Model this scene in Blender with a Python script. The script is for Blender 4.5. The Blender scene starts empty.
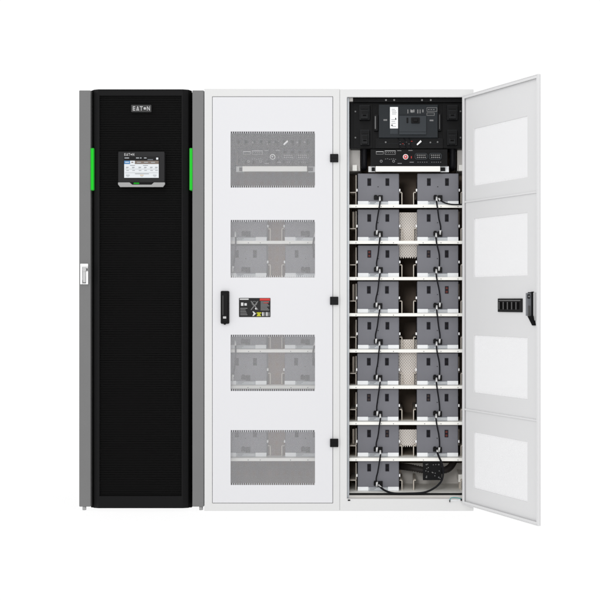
import bpy, bmesh, math, random
from mathutils import Vector, Matrix
random.seed(7)
S = bpy.context.scene
COL = S.collection
U = 0.0047          # metres per photo pixel at the cabinets' front plane
D = 1063.0          # camera distance in the same unit
CX, CY, Z0 = 400.0, 300.0, 511.0

# ------------------------------------------------------------------ helpers
def pt(px, py, d=0.0):
    k = 1.0 + d / D
    return Vector(((px - CX) * k * U, d * U, (Z0 - CY - (py - CY) * k) * U))

def srgb(r, g=None, b=None):
    if g is None: g = b = r
    def f(c):
        c /= 255.0
        return c / 12.92 if c <= 0.04045 else ((c + 0.055) / 1.055) ** 2.4
    return (f(r), f(g), f(b), 1.0)

MATS = {}
def mat(name, col, rough=0.55, spec=0.3, metal=0.0, emit=None, estr=1.0, bump=0.0, bscale=900.0, mottle=0.0, coords='Object'):
    m = bpy.data.materials.new(name); m.use_nodes = True
    nt = m.node_tree; b = nt.nodes['Principled BSDF']
    b.inputs['Base Color'].default_value = col
    b.inputs['Roughness'].default_value = rough
    b.inputs['Specular IOR Level'].default_value = spec
    b.inputs['Metallic'].default_value = metal
    if emit:
        b.inputs['Emission Color'].default_value = emit
        b.inputs['Emission Strength'].default_value = estr
    if bump or mottle:
        tc = nt.nodes.new('ShaderNodeTexCoord')
        n = nt.nodes.new('ShaderNodeTexNoise'); n.inputs['Scale'].default_value = bscale
        n.inputs['Detail'].default_value = 3
        nt.links.new(tc.outputs[coords], n.inputs['Vector'])
        if bump:
            bp = nt.nodes.new('ShaderNodeBump'); bp.inputs['Strength'].default_value = bump
            bp.inputs['Distance'].default_value = 0.0006
            nt.links.new(n.outputs['Fac'], bp.inputs['Height'])
            nt.links.new(bp.outputs['Normal'], b.inputs['Normal'])
        if mottle:
            n2 = nt.nodes.new('ShaderNodeTexNoise'); n2.inputs['Scale'].default_value = 9
            n2.inputs['Detail'].default_value = 6
            nt.links.new(tc.outputs[coords], n2.inputs['Vector'])
            mr = nt.nodes.new('ShaderNodeMapRange')
            mr.inputs['To Min'].default_value = 1 - mottle; mr.inputs['To Max'].default_value = 1 + mottle
            mr.inputs['From Min'].default_value = 0.3; mr.inputs['From Max'].default_value = 0.7
            nt.links.new(n2.outputs['Fac'], mr.inputs['Value'])
            vm = nt.nodes.new('ShaderNodeVectorMath'); vm.operation = 'SCALE'
            vm.inputs[0].default_value = col[:3]
            nt.links.new(mr.outputs['Result'], vm.inputs['Scale'])
            nt.links.new(vm.outputs['Vector'], b.inputs['Base Color'])
    MATS[name] = m
    return m

def perforated(name, col, pitch, ratio, rough=0.55, spec=0.3, rowp=None, rows=None, slots=None):
    """painted sheet metal punched with staggered round holes (object space, metres)"""
    m = mat(name, col, rough, spec)
    nt = m.node_tree; N = nt.nodes; L = nt.links
    b = N['Principled BSDF']; out = N['Material Output']
    tc = N.new('ShaderNodeTexCoord'); sp = N.new('ShaderNodeSeparateXYZ')
    L.new(tc.outputs['Object'], sp.inputs[0])
    def math_(op, a, c=None):
        n = N.new('ShaderNodeMath'); n.operation = op
        for i, v in enumerate((a, c)):
            if v is None: continue
            if isinstance(v, (int, float)): n.inputs[i].default_value = v
            else: L.new(v, n.inputs[i])
        return n.outputs[0]
    ax, az = pitch, (rowp or pitch)
    x = math_('DIVIDE', sp.outputs['X'], ax); z = math_('DIVIDE', sp.outputs['Z'], az)
    def lat(off):
        fx = math_('SUBTRACT', math_('FRACT', math_('ADD', x, 100 + off)), 0.5)
        fz = math_('SUBTRACT', math_('FRACT', math_('ADD', z, 100 + off)), 0.5)
        return math_('SQRT', math_('ADD', math_('MULTIPLY', fx, fx), math_('MULTIPLY', fz, fz)))
    b2 = lat(0.5)
    d = math_('MINIMUM', lat(0.0), b2)
    r = math.sqrt(ratio / (2 * math.pi))
    hole = math_('LESS_THAN', d, r)
    if slots:     # long slots in straight rows
        fx = math_('ABSOLUTE', math_('SUBTRACT', math_('FRACT', math_('ADD', x, 100)), 0.5))
        fz = math_('ABSOLUTE', math_('SUBTRACT', math_('FRACT', math_('ADD', z, 100)), 0.5))
        hole = math_('MULTIPLY', math_('LESS_THAN', fx, slots[0]), math_('LESS_THAN', fz, slots[1]))
    if rows:      # the sheet's top and bottom rows are cut as a comb of short teeth
        pitch_t, depth, height = rows
        near = math_('MAXIMUM', math_('GREATER_THAN', sp.outputs['Z'], -depth), math_('LESS_THAN', sp.outputs['Z'], depth - height))
        ft = math_('ABSOLUTE', math_('SUBTRACT', math_('FRACT', math_('ADD', math_('DIVIDE', sp.outputs['X'], pitch_t), 100)), 0.5))
        tooth = math_('LESS_THAN', ft, 0.29)
        hole = math_('MULTIPLY', math_('MAXIMUM', hole, math_('MULTIPLY', near, tooth)), math_('MAXIMUM', math_('SUBTRACT', 1.0, near), tooth))
    tr = N.new('ShaderNodeBsdfTransparent'); mx = N.new('ShaderNodeMixShader')
    L.new(hole, mx.inputs[0]); L.new(b.outputs[0], mx.inputs[1]); L.new(tr.outputs[0], mx.inputs[2])
    L.new(mx.outputs[0], out.inputs['Surface'])
    return m

# powder coats, plastics, labels
mat('white_powder_coat', (0.652, 0.652, 0.670, 1), 0.5, 0.2, bump=0.05, bscale=1500)
mat('white_frame_coat', (0.632, 0.632, 0.630, 1), 0.5, 0.2, bump=0.05, bscale=1500)
mat('door_inner_coat', (0.645, 0.645, 0.65, 1), 0.6, 0.15, bump=0.05, bscale=1500)
WIN = [(131.5, 187.5), (220.0, 277.5), (334.8, 391.0), (430.2, 485.0)]
for i, (a_, b_) in enumerate(WIN):
    n_ = round((b_ - a_) / 1.25)
    perforated(f'white_perforated_sheet_{i}', (0.652, 0.652, 0.670, 1), 1.09 * U, 0.70, 0.5, 0.2, rowp=(b_ - a_) * U / n_, rows=(1.87 * U, 1.9 * U, (b_ - a_) * U))
mat('grey_satin_trim', srgb(112), 0.42, 0.25, metal=0.0, bump=0.05, bscale=700, mottle=0.02)
mat('black_door_coat', (0.0088, 0.0088, 0.0092, 1), 0.5, 0.06, bump=0.05)
mat('black_matte', (0.004, 0.004, 0.004, 1), 0.7, 0.03)
perforated('black_perforated_sheet', (0.0056, 0.0056, 0.0056, 1), 27.4 * U, 0.42, 0.5, 0.05, rowp=1.72 * U, slots=(0.6, 0.22))
mat('black_plastic', (0.005, 0.005, 0.0055, 1), 0.4, 0.09, bump=0.1)
mat('black_component', (0.0055, 0.0055, 0.006, 1), 0.45, 0.09, bump=0.1)
mat('black_rubber', (0.006, 0.006, 0.008, 1), 0.5, 0.12)
mat('hose_rubber', (0.016, 0.013, 0.012, 1), 0.4, 0.2)
mat('strip_black', (0.02, 0.02, 0.02, 1), 0.8, 0.02)
mat('terminal_black', (0.0066, 0.007, 0.008, 1), 0.4, 0.12, bump=0.1)
mat('breaker_grey', (0.017, 0.020, 0.023, 1), 0.45, 0.12, bump=0.1)
mat('breaker_cover_grey', (0.028, 0.033, 0.038, 1), 0.4, 0.15, bump=0.1)
mat('screen_housing', (0.021, 0.021, 0.022, 1), 0.45, 0.1)
mat('lip_grey', srgb(150), 0.4, 0.3)
mat('badge_grey', srgb(54), 0.4, 0.2)
mat('logo_silver', srgb(168), 0.35, 0.3)
mat('metal_grey', srgb(165), 0.4, 0.4, metal=0.4, mottle=0.06)
mat('latch_grey', srgb(112, 114, 118), 0.4, 0.3)
mat('steel_dark', srgb(95), 0.4, 0.4, metal=0.3)
mat('handle_white', srgb(243), 0.35, 0.4)
mat('lever_silver', srgb(185), 0.35, 0.5, metal=0.2)
mat('battery_plastic', (0.160, 0.161, 0.180, 1), 0.45, 0.25, bump=0.12, bscale=1200, mottle=0.05)
mat('slot_black', (0.010, 0.009, 0.014, 1), 0.5, 0.1)
mat('terminal_red', srgb(92, 40, 33), 0.5, 0.2)
mat('terminal_brown', srgb(54, 43, 40), 0.5, 0.2)
mat('paper_white', srgb(236, 238, 240), 0.6, 0.2)
mat('tray_grey', srgb(176, 180, 184), 0.4, 0.35, metal=0.2, mottle=0.08)
mat('print_grey', srgb(120, 122, 126), 0.6, 0.2)
mat('shelf_white', srgb(232, 231, 226), 0.5, 0.3, bump=0.05)
mat('shelf_steel', (0.42, 0.36, 0.30, 1), 0.5, 0.3)
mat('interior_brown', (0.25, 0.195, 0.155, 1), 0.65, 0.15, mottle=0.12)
mat('interior_light', srgb(205, 202, 198), 0.55, 0.25, mottle=0.03)
mat('guide_beige', srgb(196, 188, 177), 0.45, 0.3)
perforated('beige_perforated_sheet', srgb(223, 216, 209), 2.6 * U, 0.13, rowp=3.0 * U)
mat('brown_sheet', (0.22, 0.165, 0.135, 1), 0.5, 0.2, mottle=0.06)  # mid-brown sheet for the rear plates of the closed cabinet
mat('beige_sheet', srgb(205, 194, 180), 0.5, 0.25)
mat('print_white', srgb(198), 0.6, 0.2)
mat('plastic_white', srgb(235), 0.4, 0.3)
mat('plug_plastic', srgb(208), 0.4, 0.3)
mat('button_red', srgb(190, 36, 40), 0.35, 0.4)
mat('label_red', srgb(190, 55, 50), 0.5, 0.2)
mat('label_yellow', srgb(176, 176, 40), 0.5, 0.2)
mat('label_dark', srgb(30), 0.45, 0.15)
mat('label_grey', srgb(116), 0.5, 0.2)
mat('label_orange', srgb(190, 105, 40), 0.5, 0.2)
mat('wire_teal', srgb(70, 150, 150), 0.45, 0.3)
mat('light_green', (0.0, 0.1, 0.0, 1), 0.4, 0.1, emit=(0.012, 0.56, 0.025, 1), estr=1.0)
mat('green_diffuser', (0.01, 0.16, 0.015, 1), 0.35, 0.3, emit=(0.003, 0.16, 0.006, 1), estr=1.0)
mat('led_green', (0.0, 0.08, 0.0, 1), 0.4, 0.1, emit=(0.006, 0.25, 0.012, 1), estr=1.0)
def glow(n, c): mat(n, (0.01, 0.01, 0.01, 1), 0.3, 0.1, emit=srgb(*c), estr=1.0)
glow('lcd_white', (232, 236, 240)); glow('lcd_blue', (88, 140, 190)); glow('lcd_tan', (128, 116, 108))
glow('lcd_black', (10, 10, 12)); glow('lcd_grey', (178, 182, 186)); glow('lcd_amber', (214, 190, 160)); glow('lcd_text', (120, 124, 130))

class MB:
    """collects shapes in world space, then becomes ONE mesh object"""
    def __init__(self, *mats):
        self.bm = bmesh.new(); self.mats = list(mats) or ['white_powder_coat']; self.off = Vector((0, 0, 0))
    def mi(self, m):
        if m is None: return 0
        if m not in self.mats: self.mats.append(m)
        return self.mats.index(m)
    def faces(self, vs, fs, m=None):
        i = self.mi(m); bv = [self.bm.verts.new(v) for v in vs]; o = []
        for f in fs:
            fc = self.bm.faces.new([bv[k] for k in f]); fc.material_index = i; o.append(fc)
        return o
    def box(self, p, q, m=None):
        x0, y0, z0 = [min(a, b) for a, b in zip(p, q)]; x1, y1, z1 = [max(a, b) for a, b in zip(p, q)]
        vs = [(x0,y0,z0),(x1,y0,z0),(x1,y1,z0),(x0,y1,z0),(x0,y0,z1),(x1,y0,z1),(x1,y1,z1),(x0,y1,z1)]
        self.faces(vs, [(0,1,5,4),(1,2,6,5),(2,3,7,6),(3,0,4,7),(4,5,6,7),(3,2,1,0)], m)
    def bx(self, x0, x1, y0, y1, d0, d1, m=None):
        """box whose front face is measured on the photo and stands d0 behind the front plane"""
        a = pt(x0, y0, d0); b = pt(x1, y1, d0)
        self.box((a.x, d0 * U, a.z), (b.x, d1 * U, b.z), m)
    def prism(self, poly, d0, d1, m=None):
        """extrude a photo-plane polygon straight back"""
        P = [pt(x, y, d0) for x, y in poly]
        if sum(a.x * b.z - b.x * a.z for a, b in zip(P, P[1:] + P[:1])) < 0: P.reverse()
        n = len(P)
        vs = [(p.x, d0 * U, p.z) for p in P] + [(p.x, d1 * U, p.z) for p in P]
        fs = [tuple(range(n)), tuple(range(2 * n - 1, n - 1, -1))]
        fs += [(i, i + n, (i + 1) % n + n, (i + 1) % n) for i in range(n)]
        self.faces(vs, fs, m)
    def disc(self, x, y, r, d0, d1, m=None, n=20):
        self.prism([(x + r * math.cos(2 * math.pi * k / n), y + r * math.sin(2 * math.pi * k / n)) for k in range(n)], d0, d1, m)
    def rrect(self, x0, x1, y0, y1, r, d0, d1, m=None, n=5):
        P = []
        for cx, cy, a in ((x1 - r, y1 - r, 0), (x0 + r, y1 - r, 90), (x0 + r, y0 + r, 180), (x1 - r, y0 + r, 270)):
            for k in range(n + 1):
                t = math.radians(a + 90 * k / n); P.append((cx + r * math.cos(t), cy + r * math.sin(t)))
        self.prism(P, d0, d1, m)
    def plate(self, x0, x1, y0, y1, holes, d0, d1, m=None):
        """sheet with rectangular openings, no inner faces"""
        xs = sorted({x0, x1, *[h[0] for h in holes], *[h[1] for h in holes]})
        ys = sorted({y0, y1, *[h[2] for h in holes], *[h[3] for h in holes]})
        solid = lambda i, j: 0 <= i < len(xs) - 1 and 0 <= j < len(ys) - 1 and not any(
            h[0] <= (xs[i] + xs[i+1]) / 2 <= h[1] and h[2] <= (ys[j] + ys[j+1]) / 2 <= h[3] for h in holes)
        V = {}; mi = self.mi(m)
        def v(i, j, b):
            if (i, j, b) not in V:
                p = pt(xs[i], ys[j], d0); V[(i, j, b)] = self.bm.verts.new((p.x, (d1 if b else d0) * U, p.z))
            return V[(i, j, b)]
        def f(*q): self.bm.faces.new(q).material_index = mi
        for i in range(len(xs) - 1):
            for j in range(len(ys) - 1):
                if not solid(i, j): continue
                f(v(i,j,0), v(i,j+1,0), v(i+1,j+1,0), v(i+1,j,0)); f(v(i,j,1), v(i+1,j,1), v(i+1,j+1,1), v(i,j+1,1))
                if not solid(i-1, j): f(v(i,j,0), v(i,j,1), v(i,j+1,1), v(i,j+1,0))
                if not solid(i+1, j): f(v(i+1,j,0), v(i+1,j+1,0), v(i+1,j+1,1), v(i+1,j,1))
                if not solid(i, j-1): f(v(i,j,0), v(i+1,j,0), v(i+1,j,1), v(i,j,1))
                if not solid(i, j+1): f(v(i,j+1,0), v(i,j+1,1), v(i+1,j+1,1), v(i+1,j+1,0))
    def tube(self, pts, r, m=None, n=8, steps=10, caps=True, rib=0.0):
        """smooth tube through points (world metres)"""
        P = [Vector(p) for p in pts]; C = []
        for i in range(len(P) - 1):
            a = P[max(i - 1, 0)]; b = P[i]; c = P[i + 1]; e = P[min(i + 2, len(P) - 1)]
            for k in range(steps):
                t = k / steps
                C.append(0.5 * ((2 * b) + (c - a) * t + (2 * a - 5 * b + 4 * c - e) * t * t + (3 * b - a - 3 * c + e) * t ** 3))
        C.append(P[-1]); rings = []; mi = self.mi(m); nrm = None
        for i, c in enumerate(C):
            t = (C[min(i + 1, len(C) - 1)] - C[max(i - 1, 0)]).normalized()
            if nrm is None: nrm = t.orthogonal().normalized()
            nrm = (nrm - t * nrm.dot(t)).normalized(); bn = t.cross(nrm)
            rr = r * (1 - rib * (i % 2))
            rings.append([self.bm.verts.new(c + rr * (math.cos(2*math.pi*k/n) * nrm + math.sin(2*math.pi*k/n) * bn)) for k in range(n)])
        for a, b in zip(rings, rings[1:]):
            for k in range(n):
                fc = self.bm.faces.new((a[k], a[(k+1) % n], b[(k+1) % n], b[k])); fc.material_index = mi; fc.smooth = True
        if caps:
            for rg in (rings[0][::-1], rings[-1]): self.bm.faces.new(rg).material_index = mi
    def build(self, name, parent=None, bevel=0.0, label=None):
        if self.off.length:
            bmesh.ops.translate(self.bm, verts=self.bm.verts, vec=self.off)
        if parent is not None:
            bmesh.ops.translate(self.bm, verts=self.bm.verts, vec=-world_loc(parent))
        bmesh.ops.recalc_face_normals(self.bm, faces=self.bm.faces)
        me = bpy.data.meshes.new(name); self.bm.to_mesh(me); self.bm.free()
        for m in self.mats: me.materials.append(MATS[m])
        o = bpy.data.objects.new(name, me); COL.objects.link(o)
        if parent is not None: o.parent = parent
        if label: o['label'] = label
        if bevel:
            b = o.modifiers.new('bevel', 'BEVEL'); b.width = bevel * U; b.segments = 2
            b.limit_method = 'ANGLE'; b.angle_limit = math.radians(40); b.harden_normals = False
        return o

def world_loc(o):
    v = Vector((0, 0, 0))
    while o is not None: v += o.location; o = o.parent
    return v

def thing(name, label, cat, loc, group=None):
    o = bpy.data.objects.new(name, None); COL.objects.link(o); o.location = loc
    o.empty_display_size = 0.1
    o['label'] = label; o['category'] = cat
    if group: o['group'] = group
    return o

def copy_tree(o, parent=None):
    c = o.copy(); COL.objects.link(c)
    if parent is not None: c.parent = parent
    for ch in [x for x in bpy.data.objects if x.parent == o]: copy_tree(ch, c)
    return c

def logo(mb, x0, x1, y0, y1, d0, d1, m=None):
    """E A T dot N lettering"""
    w = (x1 - x0); h = y1 - y0; s = w / 5.0; lw = s * 0.17; g = s * 0.08; yc = (y0 + y1) / 2
    def X(i, f): return x0 + i * s + g + f * (s - 2 * g)
    bar = h * 0.2
    mb.bx(X(0,.08), X(0,.08) + lw, y0, y1, d0, d1, m)                                   # E
    for yy in (y0, yc - bar / 2, y1 - bar): mb.bx(X(0,.08) + lw, X(0,.85), yy, yy + bar, d0, d1, m)
    mb.prism([(X(1,0), y1), (X(1,.40), y0), (X(1,.60), y0), (X(1,1), y1), (X(1,.76), y1), (X(1,.5), y0 + h * .36), (X(1,.24), y1)], d0, d1, m)
    mb.disc(X(1,.5), y1 - h * .14, h * .13, d0, d1, m, 10)
    mb.bx(X(2,.0), X(2,1), y0, y0 + bar, d0, d1, m); mb.bx(X(2,.5) - lw/2, X(2,.5) + lw/2, y0 + bar, y1, d0, d1, m)
    mb.disc(X(3,.5), yc, h * .30, d0, d1, m, 14)
    mb.bx(X(4,0), X(4,0) + lw, y0, y1, d0, d1, m); mb.bx(X(4,1) - lw, X(4,1), y0, y1, d0, d1, m)
    mb.prism([(X(4,0) + lw, y0), (X(4,0) + lw, y0 + h*.34), (X(4,1) - lw, y1), (X(4,1) - lw, y1 - h*.34)], d0, d1, m)

# ------------------------------------------------------------------ setting: an added white floor, translucent to stay free of shadows
mfl = bpy.data.materials.new('translucent_white_floor'); mfl.use_nodes = True
nt = mfl.node_tree; nt.nodes.clear()
o_ = nt.nodes.new('ShaderNodeOutputMaterial'); tl = nt.nodes.new('ShaderNodeBsdfTranslucent'); df = nt.nodes.new('ShaderNodeBsdfDiffuse')
mx = nt.nodes.new('ShaderNodeMixShader'); mx.inputs[0].default_value = 0.92
tl.inputs['Color'].default_value = (0.99, 0.99, 0.99, 1); df.inputs['Color'].default_value = (0.95, 0.95, 0.95, 1)
nt.links.new(df.outputs[0], mx.inputs[1]); nt.links.new(tl.outputs[0], mx.inputs[2]); nt.links.new(mx.outputs[0], o_.inputs['Surface'])
MATS['floor_translucent'] = mfl
fl = MB('floor_translucent'); fl.faces([(-9,-7,0),(9,-7,0),(9,7,0),(-9,7,0)], [(0,1,2,3)])
fl = fl.build('floor'); fl['kind'] = 'structure'; fl['label'] = 'seamless white studio floor'

# ------------------------------------------------------------------ black power cabinet
DEP = 180.0
ups = thing('power_cabinet', 'tall black cabinet with grey side trims, small touchscreen and green light strips', 'cabinet', pt(141.5, 511, 0))
b = MB('black_matte'); b.bx(91.2, 191.6, 92, 507.5, 9, DEP); b.build('body', ups)
for x0, x1 in ((79, 90.6), (192.2, 203.7)):
    t = MB('grey_satin_trim'); t.bx(x0, x1, 90.3, 506.8, 0, DEP); t.build('side_trim', ups, 0.7)
for x0, x1 in ((80.6, 84.6), (198.0, 202.0)):
    for d in (3, DEP - 8):
        f = MB('metal_grey'); c = (x0 + x1) / 2
        p = pt(c, 511, 0)
        f.tube([(p.x, (d + 3) * U, 0), (p.x, (d + 3) * U, 4.6 * U)], 1.9 * U, n=14, steps=1); f.build('foot', ups)
dr = MB('black_door_coat')
dr.plate(98.3, 182.7, 89.3, 508.2, [(99.4, 181.6, 95.5, 496.2)], -3, 1)
# chamfered flanks of the door
for sg, xa, xb, xc in ((1, 98.3, 94.2, 90.9), (-1, 182.7, 188.3, 191.9)):
    def q(x, y, d): return pt(x, y, d)
    ya, yb = 89.3, 508.2
    vs = [q(xa, ya, -3), q(xa, yb, -3), q(xb, yb - 0.3, 2), q(xb, ya + 0.4, 2)]
    dr.faces([tuple(v) for v in vs], [(0, 1, 2, 3)], 'black_door_coat')
    vs = [q(xb, ya + 0.4, 2), q(xb, yb - 0.3, 2), q(xc, yb - 1.4, 8), q(xc, ya + 1.6, 8)]
    dr.faces([tuple(v) for v in vs], [(0, 1, 2, 3)], 'black_matte')
    for y, y2, y3, s in ((ya, ya + 0.4, ya + 1.6, 0), (yb, yb - 0.3, yb - 1.4, 1)):
        vs = [q(xa, y, -3), q(xb, y2, 2), q(xc, y3, 8), q(xa, y, 8)]
        dr.faces([tuple(v) for v in vs], [(0, 1, 2, 3)], 'black_matte')
door = dr.build('door', ups)
pn = MB('black_perforated_sheet'); pn.bx(99.4, 181.6, 95.5, 496.2, -1.6, -0.9); pn.build('mesh_panel', door)
# shallow rolled ribs across the mesh give it its fine horizontal lines
bd = MB('badge_grey'); bd.rrect(131.2, 151.2, 104.8, 112.0, 0.6, -4.2, -1.65); badge = bd.build('badge', door)
lg = MB('logo_silver'); logo(lg, 132.3, 150.2, 106.2, 110.6, -4.7, -4.2); lg.build('lettering', badge)
for x0, x1 in ((90.3, 94.0), (189.3, 192.6)):
    g = MB('green_diffuser'); g.rrect(x0, x1, 148.0, 190.3, 0.9, -0.4, 7.5)
    g.rrect(x0 + .8, x1 - .8, 148.7, 189.6, 0.7, -0.9, -0.42, 'light_green'); g.build('light_strip', ups, 0.3)
# handle on the grey trim
h = MB('handle_white'); h.bx(80.2, 87.9, 263.7, 284.3, -1.2, -0.02)
h.bx(80.2, 87.9, 263.7, 266.8, -3.2, -1.2); h.bx(80.2, 82.1, 266.8, 284.3, -3.2, -1.2); h.bx(86.0, 87.9, 271.5, 284.3, -3.2, -1.2)
hnd = h.build('handle', ups, 0.25)
lv = MB('lever_silver'); lv.disc(84.2, 269.6, 1.9, -4.0, -1.25); lv.prism([(82.6, 269.5), (85.8, 269.5), (85.5, 282.4), (82.9, 282.4)], -3.4, -1.25)
lv.bx(82.6, 85.6, 280.2, 283.2, -2.4, -1.25, 'steel_dark'); lv.bx(86.2, 87.6, 268.2, 270.6, -3.9, -3.2, 'steel_dark'); lv.build('lever', hnd, 0.2)
# touchscreen terminal
hs = MB('screen_housing'); hs.rrect(118.3, 164.3, 151.8, 184.0, 0.9, -6.5, -1.65); hs = hs.build('touchscreen', ups)
lp = MB('lip_grey'); lp.prism([(118.0, 182.4), (129.5, 182.4), (132.0, 184.6), (151.5, 184.6), (153.8, 182.4), (164.8, 182.4), (164.8, 184.4), (162.8, 187.0), (120.0, 187.0), (118.0, 184.4)], -8.2, -6.52)
lp.build('front_lip', hs, 0.3)
nb = MB('black_plastic'); nb.prism([(129.9, 182.2), (153.4, 182.2), (151.3, 184.4), (132.2, 184.4)], -7.4, -6.52); nb.build('button_recess', hs)
ld = MB('led_green'); ld.rrect(133.6, 139.2, 182.6, 184.0, 0.5, -7.75, -7.42); ld.build('indicator_light', hs)
tx = MB('logo_silver'); logo(tx, 124.0, 134.4, 153.2, 155.8, -6.8, -6.52); tx.build('lettering', hs)
sc = MB('lcd_black'); e = -6.9
sc.bx(123.6, 159.2, 156.6, 178.1, e, -6.52)
def px(x0, x1, y0, y1, m, k=0): sc.bx(x0, x1, y0, y1, e - 0.12 - 0.06 * k, e - 0.02, m)
px(124.2, 130.0, 160.7, 164.0, 'lcd_blue'); px(130.1, 134.8, 160.7, 164.0, 'lcd_white'); px(134.9, 158.7, 160.7, 164.0, 'lcd_tan')
px(124.2, 158.7, 164.05, 177.8, 'lcd_white')
for x0, x1 in ((124.6, 129), (136, 139), (140, 141.5), (144, 146.5)): px(x0, x1, 157.5, 158.4, 'lcd_grey')
px(156.2, 158.2, 157.6, 159.6, 'lcd_white'); px(147.5, 153, 159.2, 160.0, 'lcd_text')
px(131.3, 133.4, 161.8, 162.8, 'lcd_tan', 1); px(125.2, 129.0, 161.9, 162.6, 'lcd_white', 1)
for x0, x1 in ((137, 141), (144, 148), (151, 155)): px(x0, x1, 162.0, 162.7, 'lcd_grey', 1)
px(125, 158, 168.9, 169.3, 'lcd_grey', 1); px(125, 158, 172.6, 173.0, 'lcd_grey', 1)
for x in (126, 132, 138.5, 144, 150, 155):
    px(x, x + 2.6, 167.0, 167.6, 'lcd_text', 1); px(x + .3, x + 2.9, 170.2, 170.7, 'lcd_text', 1); px(x, x + 2.0, 168.0, 168.4, 'lcd_grey', 1)
for x in (130, 143): px(x, x + 5, 165.2, 165.7, 'lcd_text', 1)
px(135, 149, 173.6, 174.1, 'lcd_text', 1)
for x, m in ((126, 'lcd_grey'), (140, 'lcd_amber'), (153, 'lcd_grey')): px(x, x + 3.6, 174.8, 175.7, m, 1); px(x + .6, x + 3, 176.4, 176.9, 'lcd_grey', 1)
sc.build('screen', hs)

# ------------------------------------------------------------------ white battery cabinets
OXC = -134.2 * U                       # the closed cabinet's offset from the open one
SH = [206.1 + 36.2 * k for k in range(8)] + [494.8]          # shelf lips (photo rows)
DS, DBAT = 8.0, 16.0
kb = 1 + DBAT / D
COLX = (378.25, 437.75)

def carcass(root, ox, open_):
    off = Vector((ox, 0, 0))
    f = MB('white_frame_coat'); f.off = off
    if open_: f.plate(339.8, 473.6, 89.2, 511.0, [(347.0, 464.6, 97.0, 498.8)], 0, 3)
    else:
        f.plate(338.5, 473.9, 88.8, 511.0, [(346.3, 467.2, 96.4, 503.4)], 0, 3)
        f.plate(343.0, 470.5, 93.0, 507.0, [(351.0, 462.0, 101.0, 499.0)], 4.2, 5.2)   # door stop behind the seam
    fr = f.build('front_frame', root, 0.6)
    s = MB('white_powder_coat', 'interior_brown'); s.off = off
    xl, xr = (339.8, 473.6) if open_ else (338.5, 473.9)
    yt = 89.2 if open_ else 88.8
    a = pt(xl, yt, 0); c = pt(xr, 511, 0)
    y1, y2 = 3.02 * U, DEP * U
    w = 1.6 * U
    s.box((a.x, y1, 0), (a.x + w, y2, a.z)); s.box((c.x - w, y1, 0), (c.x, y2, a.z))
    s.box((a.x + w, y1, a.z - w), (c.x - w, y2, a.z)); s.box((a.x + w, y1, 0), (c.x - w, y2, w))
    s.box((a.x + w, y2 - w, w), (c.x - w, y2, a.z - w))
    # liners
    l0, l1 = pt(347.3, 172, 20), pt(465.9, 172, 20); zb = 0.10
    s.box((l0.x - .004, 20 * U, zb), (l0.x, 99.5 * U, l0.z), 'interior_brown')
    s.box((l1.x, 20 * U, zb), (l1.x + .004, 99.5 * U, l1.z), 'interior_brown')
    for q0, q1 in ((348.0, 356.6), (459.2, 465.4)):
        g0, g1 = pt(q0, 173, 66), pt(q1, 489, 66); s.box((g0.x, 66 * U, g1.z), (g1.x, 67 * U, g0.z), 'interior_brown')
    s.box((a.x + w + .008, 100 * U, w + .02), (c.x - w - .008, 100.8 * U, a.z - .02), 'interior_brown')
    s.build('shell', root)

def interior(root, ox, rows, plates, pm='beige_perforated_sheet'):
    off = Vector((ox, 0, 0))
    for k in rows:
        y = SH[k]
        m = MB('shelf_white'); m.off = off
        if k < 8:
            m.bx(348.7, 464.6, y - 1.5, y + 1.6, DS, DS + 1.2)
            p0, p1 = pt(348.7, y - 1.5, DS), pt(464.6, y + 1.6, DS)
            m.box((p0.x, (DS + 1.2) * U, p0.z - 0.0005), (p1.x, 30 * U, p0.z - 0.0035))
            m.box((p0.x, 30 * U, p0.z - 0.0005), (p1.x, 99 * U, p0.z - 0.0035), 'shelf_steel')
            for sx in (356, 381.5 + random.uniform(-1, 1), 393.5, 424 + random.uniform(-1, 1), 441, 458): m.disc(sx, y + 0.5, 0.5, DS - 0.12, DS, 'label_grey', 8)
        else:
            m.bx(348.7, 464.6, y - 2.4, y + 0.4, DS, 98)
        sh = m.build('shelf', root)
        ytop = y - 1.5 if k < 8 else y - 2.4
        for sx, o2 in ((354.8, 350.0), (401.9, 399.6), (413.6, 415.9), (462.0, 464.2)):
            g = MB('guide_beige'); g.off = off
            if o2 in (350.0, 464.2): sx += 1.2 if sx < 400 else -1.0
            lo, hi = min(sx, o2), max(sx, o2)
            g.bx(lo, hi, ytop - 12.6, ytop - 11.8, 20, 95)
            g.bx(sx - 0.45, sx + 0.45, ytop - 11.8, ytop - 0.1, 20, 95)
            if o2 == 350.0: g.bx(sx - 0.3, sx + 0.5, ytop - 29.5, ytop - 12.65, 20, 22)
            if o2 in (350.0, 464.2) and k % 2: 
                g.bx(sx - 3.6, sx - 1.6, ytop - 29, ytop - 12.6, 34, 36, 'beige_sheet')
            g.build('guide', sh)
    for x0, x1, y0, y1 in plates:
        v = MB(pm); v.off = off
        v.bx(x0, x1, y0, y1, 27, 28)
        n = 9; st = (x1 - x0) / n
        if y1 < 300 or y1 > 440:
            for i in range(n): v.prism([(x0 + i * st, y1 + .05), (x0 + (i + .5) * st, y1 + 2.2), (x0 + (i + 1) * st, y1 + .05)], 27, 28)
        v.build('vent_plate', root)

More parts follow.
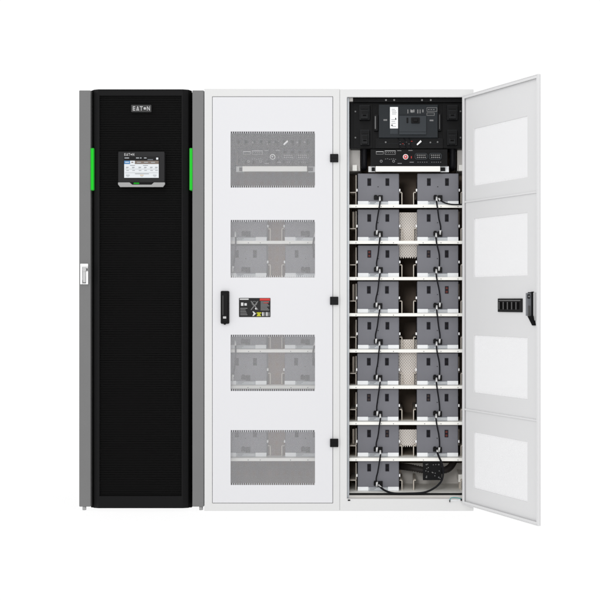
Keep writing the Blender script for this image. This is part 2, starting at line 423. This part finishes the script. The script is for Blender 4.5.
def breaker_section(root, ox, quiet=False):
    off = Vector((ox, 0, 0))
    def mb(*m): q = MB(*m); q.off = off; return q
    bp = mb('black_component')
    bp.bx(352.8, 463.4, 97.4, 102.2, 9, 30); bp.bx(350.0, 464.4, 101.9, 148.6, 14, 40)
    bp.bx(353.5, 372.5, 103, 148.0, 13, 14.02); bp.bx(442.5, 462.5, 103, 148.0, 13, 14.02)
    bp.bx(375.5, 443, 138.3, 148.4, 10, 14.02)
    for x in (386, 394.2, 422, 430.8): bp.disc(x, 100.0, 1.1, 8.0, 9, 'steel_dark', 10); bp.disc(x, 100.0, 0.5, 7.6, 8, 'metal_grey', 8)
    for x, y in ((355.4, 111.5), (355.4, 137.6), (460.5, 111.3), (460.5, 137.6)): bp.disc(x, y, 0.85, 12.3, 13, 'label_grey', 10)
    for x, y in ((385.7, 142.2), (430.4, 142.4), (437.6, 142.0)): bp.disc(x, y, 0.9, 9.4, 10, 'steel_dark', 10)
    for i, (x, y) in enumerate(((399.0, 141.2), (402.2, 143.4), (405.4, 141.8), (408.4, 143.6), (411.0, 141.0), (404.0, 144.4), (399.6, 144.0))):
        bp.bx(x, x + 1.4, y, y + 0.6, 9.8, 10, ('label_grey', 'steel_dark' if quiet else 'label_red', 'label_grey')[i % 3])
    for y in (138.0, 143.2): bp.bx(378, 440, y + .2, y + .5, 9.8, 10, 'breaker_grey')
    bpo = bp.build('breaker_panel', root, 0.25)
    for x0, x1, y0, y1 in ((359.3, 369.6, 104.8, 119.8), (360.2, 369.2, 129.6, 145.0), (447.2, 457.6, 104.8, 119.8), (447.2, 457.0, 129.6, 145.0)):
        t = mb('terminal_black'); t.bx(x0, x1, y0, y1, 6, 13); t.bx(x0 + 1.6, x1 - 1.6, y0 + 4.9, y1 - 1.2, 2.2, 6); xm = (x0 + x1) / 2
        t.bx(x0 + 1, x1 - 1, y0 + 1, y0 + 4.4, 5.2, 6, 'black_component'); t.bx(x0 + 2.4, x1 - 2.4, y0 + 6.0, y1 - 6.4, 1.7, 2.2, 'black_component')
        t.bx(xm - 1.6, xm + 1.8, y1 - 5.2, y1 - 3.8, 1.9, 2.2, 'black_matte')
        t.build('terminal_block', bpo, 0.3)
    hd = mb('black_plastic'); hd.bx(374.0, 377.9, 114.2, 130.8, 8, 13); hd.bx(374.7, 375.9, 116, 129, 7.2, 8, 'steel_dark'); hd.build('side_handle', bpo, 0.3)
    hd = mb('black_plastic'); hd.bx(438.2, 441.2, 113.0, 130.8, 8, 13); hd.bx(439.3, 439.7, 114.5, 129, 7.6, 8, 'label_grey'); hd.build('side_handle', bpo, 0.3)
    cb = mb('breaker_grey'); cb.bx(378.8, 437.7, 104.6, 137.6, 8, 14)
    cb.bx(399.2, 426.2, 106.0, 115.2, 7.4, 8); cb.bx(399.2, 426.2, 115.6, 134.4, 6.2, 8, 'breaker_cover_grey'); cb.bx(399.2, 426.2, 131.6, 132.0, 6, 6.2, 'breaker_grey')
    for x, w_ in ((407.4, 1.0), (410.2, 1.3), (413.0, 1.6), (417.2, 1.2), (419.6, 1.0), (422.2, 1.4)): cb.bx(x, x + w_, 109.4, 113.4 - (w_ > 1.2) * 1.0, 7.2, 7.4, 'label_grey')
    for x in (411.4, 412.4): cb.bx(x, x + .4, 110, 112.6, 7.2, 7.4, 'print_white')
    for x0, x1, y0, y1 in ((426.6, 437.2, 107.4, 111.6), (426.6, 434.6, 112.6, 115.6)):
        cb.bx(x0, x1, y0, y0 + .5, 7.8, 8, 'label_grey'); cb.bx(x0, x1, y1 - .5, y1, 7.8, 8, 'label_grey'); cb.bx(x0, x0 + .5, y0 + .5, y1 - .5, 7.8, 8, 'label_grey'); cb.bx(x1 - .5, x1, y0 + .5, y1 - .5, 7.8, 8, 'label_grey')
    for x in (428, 430.5, 433): cb.bx(x, x + 1.6, 109.1, 109.9, 7.8, 8, 'label_grey')
    cb.bx(383.4, 387.2, 119.2, 120.8, 7.8, 8, 'label_grey'); cb.bx(429.6, 433.4, 119.6, 121.2, 7.8, 8, 'label_grey')
    cb.bx(390.0, 398.0, 129, 134.0, 7.8, 8, 'breaker_cover_grey')
    cbo = cb.build('circuit_breaker', root, 0.3)
    tg = mb('black_plastic'); tg.bx(406.6, 408.2, 117.6, 123.0, 5.4, 6.2); tg.bx(411.2, 419.6, 117.4, 123.2, 4.6, 6.2); tg.bx(413.2, 417.6, 118.6, 121.6, 2.6, 4.6); tg.build('toggle_switch', cbo, 0.3)
    rl = mb('paper_white'); rl.bx(390.0, 398.0, 107.0, 128.4, 7.3, 8)
    for y in (109, 110.6, 112.2, 113.8, 119.4, 121.2, 123.0, 126.2): rl.bx(391.0 + random.random(), 396.8 - random.random() * 2, y, y + .45, 7.24, 7.3, 'label_grey')
    rl.bx(391.2, 392.8, 124.6, 125.8, 7.24, 7.3, 'label_dark'); rl.bx(395.2, 396.2, 117.8, 119.6, 7.24, 7.3, 'label_dark'); rl.build('rating_label', cbo)
    ct = mb('plastic_white'); ct.prism([(416.6, 144.2), (417.4, 145.2), (421.6, 141.6), (420.6, 140.2)], 7, 9.5); ct.build('white_tab', bpo)
    for x in (398, 404, 409): 
        w_ = mb('black_rubber'); w_.tube([pt(x, 138.4, 9), pt(x + 1.5, 141, 6.5), pt(x + 1, 145, 6.5), pt(x + 3.0, 149.5, 9)], 0.45 * U, n=6, steps=5); w_.build('signal_wire', bpo)
    cp = mb('black_component'); cp.bx(370.6, 447.4, 149.2, 165.6, 11, 40)
    for x0, x1, y0, y1 in ((376.0, 383.6, 151.4, 154.4), (384.8, 395.6, 150.6, 154.6)):
        cp.bx(x0, x1, y0, y0 + .5, 10.8, 11, 'print_white'); cp.bx(x0, x1, y1 - .5, y1, 10.8, 11, 'label_grey'); cp.bx(x0, x0 + .5, y0 + .5, y1 - .5, 10.8, 11, 'label_grey'); cp.bx(x1 - .5, x1, y0 + .5, y1 - .5, 10.8, 11, 'label_grey')
    for x in range(386, 395, 2): cp.bx(x, x + 1.0, 152.2, 152.9, 10.8, 11, 'label_grey')
    for x in range(385, 397, 2): cp.bx(x, x + 1.1, 158.4 + (x % 3) * .3, 159.0 + (x % 3) * .3, 10.8, 11, 'label_grey')
    for x0, y0 in ((397.2, 150.2), (408.4, 150.0), (409.6, 161.8), (397.6, 163.0)): cp.bx(x0, x0 + 4.2, y0, y0 + .8, 10.8, 11, 'label_grey')
    cp.bx(411, 411.8, 156.2, 158.4, 10.8, 11, 'steel_dark' if quiet else 'label_red')
    for x0, n in ((417.6, 5), (431.4, 5)):
        for i in range(n): cp.bx(x0 + i * 2.2, x0 + i * 2.2 + 0.9, 161.8, 162.5, 10.8, 11, 'label_grey')
    cpo = cp.build('control_panel', root, 0.2)
    pb = mb('plastic_white'); pb.disc(405.6, 156.8, 2.7, 9.8, 11); pb.disc(405.6, 156.8, 2.0, 8.6, 9.8, 'terminal_brown' if quiet else 'button_red'); pb.disc(405.5, 156.6, 0.8, 8.3, 8.6, 'tray_grey'); pb.build('push_button', cpo)
    for x0, x1 in ((414.6, 427.6), (428.8, 441.8)):
        c = mb('breaker_cover_grey'); c.rrect(x0, x1, 153.0, 159.6, 2.6, 9.6, 11); c.rrect(x0 + .8, x1 - .8, 153.8, 158.8, 2.0, 9.2, 9.6, 'black_component')
        for i in range(5):
            for j in range(2): c.disc(x0 + 2.7 + i * 1.9 + (j * .3), 155.2 + j * 2.2, 0.72, 8.9, 9.2, 'label_grey', 8)
        c.build('connector_port', cpo)
    for x in (381.2, 393.6):
        c = mb('steel_dark'); c.disc(x, 161.2, 1.4, 9.8, 11, None, 12); c.disc(x, 161.2, 0.7, 9.6, 9.8, 'black_matte', 10); c.build('screw_post', cpo)
    rr = mb('shelf_white'); rr.bx(375.6, 440.2, 166.2, 171.4, 8, 12); rr.build('mounting_rail', root, 0.2)
    for x0, x1 in ((361.0, 367.4), (449.4, 455.8)):
        c = mb('black_rubber'); cxm = (x0 + x1) / 2
        c.tube([pt(cxm, 143, 20), pt(cxm, 162, 20), pt(cxm, 167.4, 26), pt(cxm, 168.0, 50)], 3.1 * U, n=14, steps=8)
        c.build('power_cable', root)
    for x0, x1 in ((348.6, 360.2), (457.2, 464.6)):
        w = mb('interior_light'); w.bx(x0, x1, 148.4, 171.0, 26, 60); w.bx((x0 + x1) / 2 - 2, (x0 + x1) / 2 + 2.6, 164.8, 170.8, 18, 26, 'shelf_white'); w.build('side_bracket', root, 0.3)
    c = mb('metal_grey'); c.bx(368.4, 375.2, 166.4, 172, 16, 24); c.bx(371.6, 374.8, 167.4, 171, 14, 16, 'black_component'); c.build('end_bracket', root)
    c = mb('paper_white'); c.bx(440.5, 448.8, 166.4, 172, 16, 24); c.bx(440.6, 445.2, 167.4, 171, 14, 16, 'black_component'); c.build('end_bracket', root)
    c = mb('interior_light'); c.bx(348.6, 352.9, 97.2, 101.2, 8, 12); c.build('corner_bracket', root)

# --- open cabinet
opn = thing('open_battery_cabinet', 'white cabinet standing open, shelves of grey batteries under a black breaker panel', 'cabinet', pt(406.9, 511, 0))
carcass(opn, 0, True)
PLATES = [(397.5, 418.5, 212.5, 256.5), (397.5, 418.5, 339.5, 389.0), (398.0, 417.0, 429.5, 445.0)]
interior(opn, 0, range(9), PLATES)
breaker_section(opn, 0)
bk = MB('interior_light'); bk.bx(399.5, 466.0, 463.0, 490.2, 60, 62); bk.bx(396, 401, 463.0, 490, 58, 60, 'beige_sheet')
bk.bx(458.4, 464.6, 474.5, 482.0, 26, 58, 'shelf_white'); bk.bx(459.0, 460.6, 482.0, 490, 30, 34, 'guide_beige'); bk.build('lower_back_plate', opn)
sl = MB('interior_light'); sl.bx(348.6, 464.6, 495.4, 499.4, 5, 60); sl.build('bottom_ledge', opn)
jb = MB('tray_grey'); jb.bx(347.1, 349.1, 97.2, 498.6, 4.5, 12); jb.build('jamb', opn)
st = MB('strip_black'); st.bx(349.2, 464.4, 493.2, 495.0, 6, 9); st.build('black_strip', opn)  # plain black strip across the foot of the opening
ls = MB('black_rubber'); ls.bx(347.8, 350.2, 499.6, 500.9, -0.5, 3); ls.build('stop_pin', opn)

def door_windows(): return WIN

def make_door(root, closed, xh, xf, y0, y1, ox=0.0):
    """door built shut: xh hinge edge, xf free edge (photo columns)"""
    s = (xh - xf) / 121.0
    W = [(xf + 18.2 * s, xf + 103.2 * s, a, b_) for a, b_ in door_windows()]
    m = MB('white_powder_coat' if closed else 'door_inner_coat')
    # the sheet itself, openings punched for the mesh panels
    m.plate(xf, xh, y0, y1, W, 0.2, 1.4)
    # folded return flanges and two stiffeners on the inside
    a, e = pt(xf, y0, 0), pt(xh, y1, 0)
    f = 0.9 * U; y_a, y_b = 1.42 * U, 3.6 * U
    m.box((a.x, y_a, e.z), (a.x + f, y_b, a.z)); m.box((e.x - f, y_a, e.z), (e.x, y_b, a.z))
    m.box((a.x + f, y_a, a.z - f), (e.x - f, y_b, a.z)); m.box((a.x + f, y_a, e.z), (e.x - f, y_b, e.z + f))
    # inward lips
    m.box((a.x + f, y_b - f, e.z + f), (a.x + 2.6 * U, y_b, a.z - f)); m.box((e.x - 3.6 * U, y_b - f, e.z + f), (e.x - f, y_b, a.z - f))
    m.box((a.x + 2.6 * U, y_b - f, a.z - 3.4 * U), (e.x - 3.6 * U, y_b, a.z - f)); m.box((a.x + 2.6 * U, y_b - f, e.z + f), (e.x - 3.6 * U, y_b, e.z + 3.4 * U))
    for yy in (202.3, 409.0):
        p = pt(0, yy, 0); m.box((a.x + f, y_a, p.z - 0.9 * U), (e.x - f, 2.5 * U, p.z + 0.9 * U))
    return m, W

# shut door of the closed cabinet
cls = thing('closed_battery_cabinet', 'white cabinet with its door shut, four perforated windows, between black cabinet and open one', 'cabinet', pt(272.5, 511, 0))
carcass(cls, OXC, False)
interior(cls, OXC, [1, 2, 4, 5, 7], [(397.5, 418.5, 212.5, 278), (397.5, 418.5, 330, 389.0), (397.5, 418.5, 426, 457)], 'brown_sheet')
breaker_section(cls, OXC, True)
m, W = make_door(cls, True, 332.55, 212.5, 96.85, 502.95)
cdoor = m.build('door', cls, 0.35)
for w in W:
    i = W.index(w); p = MB(f'white_perforated_sheet_{i}'); p.bx(w[0], w[1], w[2], w[3], 0.6, 0.72); p = p.build('mesh_panel', cdoor)
    c0 = pt(w[0], w[2], 0.6) - world_loc(cdoor); p.data.transform(Matrix.Translation(-c0)); p.location = c0
for y in (158.0, 300.8, 443.0):
    hg = MB('black_plastic'); hg.rrect(330.0, 338.2, y - 4.1, y + 4.1, 0.5, -2.2, -0.02); hg.bx(331.5, 336.6, y - .4, y + .4, -2.5, -2.2); hg.build('hinge', cls, 0.2)
hk = MB('black_plastic'); hk.rrect(220.6, 229.0, 290.9, 323.8, 1.2, -2.6, 0.18); hk.disc(224.6, 323.6, 1.2, -2.2, 0.18)
hk = hk.build('handle', cdoor, 0.3)
lv = MB('black_component'); lv.rrect(222.3, 227.4, 293.4, 322.0, 0.9, -4.2, -2.62); lv.bx(223.0, 226.2, 316.4, 318.6, -4.4, -4.2, 'metal_grey'); lv.bx(222.7, 223.1, 295.5, 315.0, -4.35, -4.2, 'steel_dark'); lv.build('lever', hk, 0.3)
wl = MB('label_dark'); wl.rrect(239.0, 270.4, 298.0, 317.0, 0.5, -0.15, 0.18)
def L(x0, x1, y0, y1, m, k=0): wl.bx(x0, x1, y0, y1, -0.22 - .05 * k, -0.15, m)
L(239.8, 248.6, 298.6, 299.8, 'print_white'); L(241.0, 243.4, 302.6, 305.8, 'print_white'); L(244.4, 246.8, 303.2, 305.6, 'print_white')
L(259.8, 270.0, 298.4, 300.6, 'label_red')
for i in range(7): L(260.6, 269.2 - (i * 5 % 3), 301.4 + i * 1.35, 302.2 + i * 1.35, 'label_grey')
L(263.5, 268.5, 302.6, 303.2, 'label_red', 1)
for i in range(5): L(240.2, 247.4 - (i * 7 % 4) * .6, 308.0 + i * 1.6, 308.7 + i * 1.6, 'label_grey')
for i in range(12):
    a = 2 * math.pi * i / 12; wl.disc(254.4 + 2.4 * math.cos(a), 303.4 + 2.0 * math.sin(a), 0.42, -0.22, -0.15, 'label_grey', 8)
wl.prism([(250.6, 309.6), (251.2, 310.2), (258.2, 301.6), (257.6, 301.0)], -0.26, -0.15, 'label_grey'); wl.prism([(250.6, 301.4), (251.2, 300.8), (258.2, 309.4), (257.6, 310.0)], -0.3, -0.15, 'label_grey')
wl.disc(256.0, 308.6, 1.0, -0.24, -0.15, 'print_white', 12)
wl.prism([(252.4, 311.4), (253.6, 311.4), (256.0, 313.6), (253.6, 316.0), (252.4, 316.0), (253.6, 313.6)], -0.22, -0.15, 'print_white')
wl.prism([(256.6, 316.2), (258.8, 312.0), (261.2, 316.2)], -0.22, -0.15, 'label_yellow'); L(256.6, 261.4, 312.4, 313.6, 'label_yellow', 1)
for i in range(4): L(262.2 + i * 2.0, 263.6 + i * 2.0, 312.2, 316.0, 'label_grey' if i % 2 else 'print_white')
wl.build('warning_label', cdoor)

# swung-open door of the open cabinet
m, W = make_door(opn, False, 465.0, 344.0, 96.2, 503.8)
hinge = pt(465.0, 511, 0)
def reseat(o, parent):
    """o was built shut in world space: give it the hinge as origin"""
    o.data.transform(Matrix.Translation(-hinge))
    if parent is not None: o.parent = parent
odoor = m.build('door', None, 0.35); reseat(odoor, opn)
odoor.location = hinge - opn.location; odoor.rotation_euler = (0, 0, math.radians(121))
for w in W:
    i = W.index(w); p = MB(f'white_perforated_sheet_{i}'); p.bx(w[0], w[1], w[2], w[3], 0.6, 0.72); p = p.build('mesh_panel')
    c0 = pt(w[0], w[2], 0.6); p.data.transform(Matrix.Translation(-c0)); p.location = c0 - hinge; p.parent = odoor
def tt(t): return 465.0 - t
hp = MB('label_dark')
x0, x1 = tt(96), tt(58.5)
a, c = pt(x0, 298.6, 0), pt(x1, 311.3, 0)
hp.box((a.x, 1.42 * U, c.z), (c.x, 2.6 * U, a.z))
for i in range(5):
    q0 = a.x + (4 + i * 6.6) * U; hp.box((q0, 2.6 * U, c.z + 2.6 * U), (q0 + 3.2 * U, 3.2 * U, a.z - 3.4 * U), 'black_matte'); hp.box((q0 + 3.6 * U, 2.6 * U, c.z + 2.4 * U), (q0 + 4.8 * U, 3.3 * U, a.z - 3.2 * U), 'steel_dark')
hp.box((a.x + 2 * U, 2.6 * U, a.z - 2.2 * U), (c.x - 2 * U, 3.0 * U, a.z - 1.4 * U), 'label_grey')
reseat(hp.build('slotted_plate', None, 0.2), odoor)
lt = MB('black_plastic')
def LB(t0, t1, y0, y1, d1, m_=None, d0=1.42):
    a, c = pt(tt(t1), y0, 0), pt(tt(t0), y1, 0); lt.box((a.x, d0 * U, c.z), (c.x, d1 * U, a.z), m_)
LB(112.6, 116.2, 293.2, 318.6, 2.4, 'lever_silver')
LB(109.2, 112.6, 292.4, 321.0, 2.0, 'black_plastic')
LB(107.0, 109.2, 293.6, 314.4, 6.6, 'latch_grey'); LB(106.6, 109.0, 292.8, 293.55, 4.0, 'black_plastic')
LB(109.2, 109.7, 295.0, 298.6, 6.4, 'black_plastic', 3.6); LB(109.7, 109.9, 296.0, 297.6, 5.6, 'metal_grey', 4.4)
LB(109.2, 109.5, 305.2, 314.4, 5.8, 'steel_dark', 3.0)
for k in range(12):
    q = k / 12; LB(107.2 + 4.4 * q, 113.4 + 2.2 * q, 314.5 + 8.6 * q, 314.5 + 8.6 * (q + 1 / 12), 4.8 - 2.0 * q, 'black_plastic')
reseat(lt.build('latch', None, 0.3), odoor)

# ------------------------------------------------------------------ batteries
GB = 'grey batteries on the shelves'
BW, BHH = 41.4, 32.2
def make_battery(label):
    k = kb
    root = thing('battery', label, 'battery', (0, 0, 0), GB)
    def X(f): return (f - 0.5) * BW * k * U
    def Z(f): return f * k * U
    def box(mb, x0, x1, z0, z1, d0, d1, m=None): mb.box((X(x0 / BW), d0 * U, Z(z0)), (X(x1 / BW), d1 * U, Z(z1)), m)
    c = MB('battery_plastic'); box(c, 0, BW, 0.05, 32.0, 0, 70)
    c.build('case', root, 0.9)
    s = MB('paper_white'); box(s, 0.2, 10.8, 0.3, 4.2, -1.2, -0.02); box(s, 30.4, BW - .2, 0.3, 4.2, -1.2, -0.02)
    box(s, 10.8, 30.4, 0.3, 3.7, -0.9, -0.02, 'tray_grey')
    box(s, 12.2, 18.4, 2.5, 3.1, -1.0, -0.9, 'print_grey'); box(s, 12.2, 17.0, 1.3, 1.8, -1.0, -0.9, 'print_grey'); box(s, 23.6, 28.4, 1.8, 2.4, -1.0, -0.9, 'print_white')
    s.build('front_strip', root, 0.15)
    for x in (9.7, 27.8):
        g = MB('slot_black'); box(g, x, x + 3.7, 19.6, 27.0, -0.35, 0.5)
        box(g, x + .8, x + 2.9, 20.4, 22.4, -0.5, -0.35, 'black_component'); box(g, x + .8, x + 2.9, 24.0, 26.0, -0.5, -0.35, 'black_component')
        g.build('terminal_slot', root)
    q = MB('black_plastic'); box(q, 16.2, 20.2, 5.6, 9.6, -2.6, -0.02); box(q, 20.6, 25.0, 4.6, 10.0, -2.6, -0.02); box(q, 16.8, 19.2, 8.0, 10.4, -1.6, -0.02)
    q.build('connector', root, 0.2)
    for x0, x1 in ((-1.4, -0.05), (BW + .05, BW + 1.3)):
        q = MB('plastic_white'); box(q, x0, x1, 14.0, 16.6, 0.6, 5); q.build('side_clip', root, 0.2)
    n = MB('label_dark'); box(n, 19.9, 20.9, 18.2, 19.0, -0.2, 0.0); n.build('rivet', root)
    return root

ORD = ['first', 'second', 'third', 'fourth', 'fifth', 'sixth', 'seventh', 'eighth']
SIDE = ('column beside closed cabinet', 'column beside open door')
RED = {(2, 0): (0, 'terminal_red'), (2, 1): (0, 'terminal_brown'), (3, 1): (1, 'terminal_red'), (6, 1): (0, 'terminal_brown'), (7, 1): (1, 'terminal_red'), (6, 0): (0, 'terminal_brown'), (7, 0): (1, 'terminal_brown')}
proto = None
BATT = {}
def put_battery(label, col, row, ox):
    global proto
    if proto is None: o = proto = make_battery(label)
    else: o = copy_tree(proto); o['label'] = label
    y = SH[row] - 1.5 if row < 8 else SH[row] - 2.4
    zt = pt(0, y, DS).z - 0.0003            # top of the shelf it stands on
    o.location = (pt(COLX[col] + random.uniform(-.3, .3), y, DBAT).x + ox, (DBAT + random.uniform(-.5, .8)) * U, zt)
    return o
def kids(o, stem): return sorted([c for c in bpy.data.objects if c.parent == o and c.name.split('.')[0] == stem], key=lambda c: c.name)
for row in range(9):
    for col in (0, 1):
        if row == 8 and col == 1: continue
        where = f'in open rack, {ORD[row]} shelf from top, ' if row < 8 else 'on the cabinet floor in the lowest bay, '
        extra = SIDE[col] if row < 8 else 'beside a black hose'
        BATT[(row, col)] = put_battery(f'grey battery {where}{extra}', col, row, 0)
for row, col in RED:
    slot, m_ = RED[(row, col)]
    sl_ = kids(BATT[(row, col)], 'terminal_slot')[slot]
    sl_.data = sl_.data.copy(); sl_.data.materials[1] = MATS[m_]
    sl_['label'] = 'reddish slot' if m_ == 'terminal_red' else 'brownish slot'
WN = {1: ('second', 'upper'), 2: ('second', 'lower'), 4: ('third', 'upper'), 5: ('third', 'lower'), 7: ('bottom', 'upper')}
for row in (1, 2, 4, 5, 7):
    for col in (0, 1):
        w_, s_ = WN[row]
        lab = f'grey battery behind {w_} mesh window, {s_} shelf, ' + ('black cabinet side' if col == 0 else 'open cabinet side')
        if row == 7: lab = f'grey battery behind bottom mesh window, ' + ('black cabinet side' if col == 0 else 'open cabinet side')
        BATT[(row, col, 'c')] = put_battery(lab, col, row, OXC)

# ------------------------------------------------------------------ cables
GC = 'jumper cables between batteries'
def cable(label, path, plugs, ox=0.0, r=0.76, name='jumper_cable', group=GC):
    off = Vector((ox, 0, 0))
    o = thing(name, label, 'cable', pt(*path[0]) + off, group)
    c = MB('black_rubber'); c.off = off; c.tube([pt(*p) for p in path], r * U, n=8, steps=10); c.build('cord', o)
    for a, b_ in plugs:
        p = MB('plug_plastic'); p.off = off; p.tube([pt(*a), pt(*b_)], 0.95 * U, n=8, steps=1); p.build('plug', o)
    return o
TOPS = {0: [377.2, 376.6, 376.0, 377.0, 376.2, 376.2, 376.2, 375.8], 1: [438.8, 438.8, 438.8, 439.6, 439.4, 439.4, 438.0]}
LEFT_END = [376.4, 376.8, 376.6, 376.6, 376.4, 376.2, 377.4, 374.4]
for col in (0, 1):
    for row in range(8 if col == 0 else 7):
        x = COLX[col]
        y0 = SH[row] - 5.6; y1 = SH[row + 1] - 10.4 if row + 1 < 8 else SH[8] - 11.0
        sg = -1 if col == 0 else 1
        xa = x + (1.6 if col == 0 else -1.4) + random.uniform(-.5, .5)
        xb = x + sg * 1.7 + random.uniform(-.7, .7)
        bow = random.uniform(0.1, 1.9) * (0.5 if col == 0 else 1.0)
        xm = xa + (xb - xa) * 0.55 + (-bow if col == 0 else bow) * random.choice((1, 1, 1, 0.2))
        path = [(xa - sg * .2, y0 - 1.2, 11.5), (xa, y0 + 2.6, 6.6), (xa + (xb - xa) * .18 + sg * .2, SH[row] + 2, 4.6),
                (xm, SH[row] + 12, 6.0), (xb + sg * .5, y1 - 5, 8.8), (xb, y1 + 0.4, 11.5)]
        n_ = ORD[row + 1] if row < 7 else 'bottom'
        cable(f'black jumper cable from {ORD[row]} shelf battery to {n_} one, ' + SIDE[col], path,
              [((xa, y0 - 3.4, 12.4), (xa, y0 + 1.2, 8.6)), ((xb, y1 + 2.4, 12.2), (xb + .3, y1 - 1.6, 9.6))])
cable('black cable leaving the top shelf battery towards the open door', [(439.8, 199.6, 12), (443, 202.0, 8.5), (449, 204.0, 6.5), (456, 204.6, 6), (463.6, 204.2, 7)], [((438.6, 198.4, 12.6), (440.6, 200.6, 11.2))])
cable('long black cable looping from the eighth shelf past the hose to bottom battery',
      [(437.4, 451.8, 12), (438.4, 455.6, 6), (441.8, 463.5, 4.2), (443.2, 471.5, 5), (441.6, 480.5, 6), (435.0, 487.6, 6), (424, 492.4, 5.2), (408, 493.4, 4.8), (394, 493.2, 4.8), (386, 491.0, 6), (381.6, 488.2, 10), (379.4, 485.6, 12.4)],
      [((437.2, 450.2, 12.6), (437.8, 453.4, 9.4)), ((378.6, 484.8, 13), (381.2, 487.6, 10.6))], r=1.0)
for row in (1, 4, 5, 7):
    for col in (0, 1):
        if row in (5, 7): continue
        x = COLX[col]; y0 = SH[row] - 5.6; y1 = SH[row + 1] - 10.4
        sx = -1 if col == 0 else 1
        path = [(x + sx * 12 - sx * 2, y0 - 2, 12), (x + sx * 9, SH[row] + 2, 4.4), (x + sx * 10, SH[row] + 12, 7), (x + sx * 12.5, y1 + 1, 11)]
        w_ = 'second' if row == 1 else 'third'
        cable(f'dark cable between batteries behind {w_} mesh window, ' + ('black cabinet side' if col == 0 else 'open cabinet side'), path,
              [((x + sx * 10.4, y0 - 5, 12.8), (x + sx * 9.8, y0 + .4, 9)), ((x + sx * 13.2, y1 + 4, 12.4), (x + sx * 12.2, y1 - 2, 9.6))], OXC, 0.8)

# hose and connector block in the bottom bay
hb = thing('hose_connector', 'black connector block with thick hose on each side in the bottom bay', 'connector', pt(433, 471, 14))
c = MB('black_component'); c.bx(423.0, 441.6, 461.8, 480.2, 14, 24)
random.seed(11)
for i in range(14):
    x, y = random.uniform(425, 440), random.uniform(463.5, 478.5); c.bx(x, x + .8, y, y + .9, 13.85, 14, 'label_grey')
for x in (426.4, 438.8):
    for y in (464.6, 477.4): c.disc(x, y, .8, 13.6, 14, 'steel_dark', 10)
c.build('block', hb, 0.4)
for path in ([(396, 466.5, 42), (403, 466.6, 34), (413, 468.0, 24), (424, 470.2, 20)], [(441, 470.6, 20), (447, 469.4, 22), (451.6, 465.4, 26), (454.4, 459.0, 32), (455, 450, 40)]):
    c = MB('hose_rubber')
    c.tube([pt(*p) for p in path], 3.7 * U, n=16, steps=10, rib=0.22)
    ho = c.build('hose', hb)
tw = MB('wire_teal'); tw.tube([pt(449.8, 501.4, -1.2), pt(450.4, 498.6, -1.4), pt(453.6, 497.4, -1.4), pt(459, 498.2, -1.0), pt(463.6, 499.8, 2)], 0.38 * U, n=6)
tw.tube([pt(450.0, 501.6, -1.2), pt(451.0, 500.6, -1.4), pt(456, 500.4, -1.2), pt(463.4, 500.6, 2)], 0.28 * U, 'paper_white', n=6)
tw.bx(449.4, 450.3, 500.0, 502.2, -1.9, -0.7, 'black_rubber'); tw.bx(460.6, 464.4, 499.0, 500.8, -1.0, 2.0, 'black_rubber')
o = tw.build('earth_wire'); o['label'] = 'short teal wire curling out at the foot of the open door'; o['category'] = 'wire'

# ------------------------------------------------------------------ light and camera
w = bpy.data.worlds.new('World'); S.world = w; w.use_nodes = True
bg = w.node_tree.nodes['Background']; bg.inputs['Color'].default_value = (1, 1, 1, 1); bg.inputs['Strength'].default_value = 1.03
def area(name, loc, target, size, power):
    l = bpy.data.lights.new(name, 'AREA'); l.shape = 'SQUARE'; l.size = size; l.energy = power
    o = bpy.data.objects.new(name, l); COL.objects.link(o); o.location = loc
    o.rotation_euler = (Vector(target) - Vector(loc)).to_track_quat('-Z', 'Y').to_euler()
area('front_fill', (-0.7, -5.6, 1.75), (-0.1, 0, 1.0), 0.8, 62)  # fill lamp added near the camera to brighten the gaps inside the cabinets
area('top_softbox', (-1.2, -3.6, 4.2), (-0.3, 0, 1.4), 1.0, 18)

cam = bpy.data.cameras.new('camera'); co = bpy.data.objects.new('camera', cam); COL.objects.link(co)
co.location = (0, -D * U, (Z0 - CY) * U); co.rotation_euler = (math.radians(90), 0, 0)
cam.sensor_width = 36; cam.lens = D / 600 * 36; cam.shift_x = -(CX - 300) / 600; cam.clip_end = 100; cam.clip_start = 0.05
S.camera = co
S.view_settings.view_transform = 'Standard'; S.view_settings.look = 'None'; S.view_settings.exposure = 0; S.view_settings.gamma = 1
S.render.engine = 'CYCLES'
S.cycles.max_bounces = 12; S.cycles.diffuse_bounces = 6; S.cycles.transparent_max_bounces = 32
S.cycles.use_denoising = True
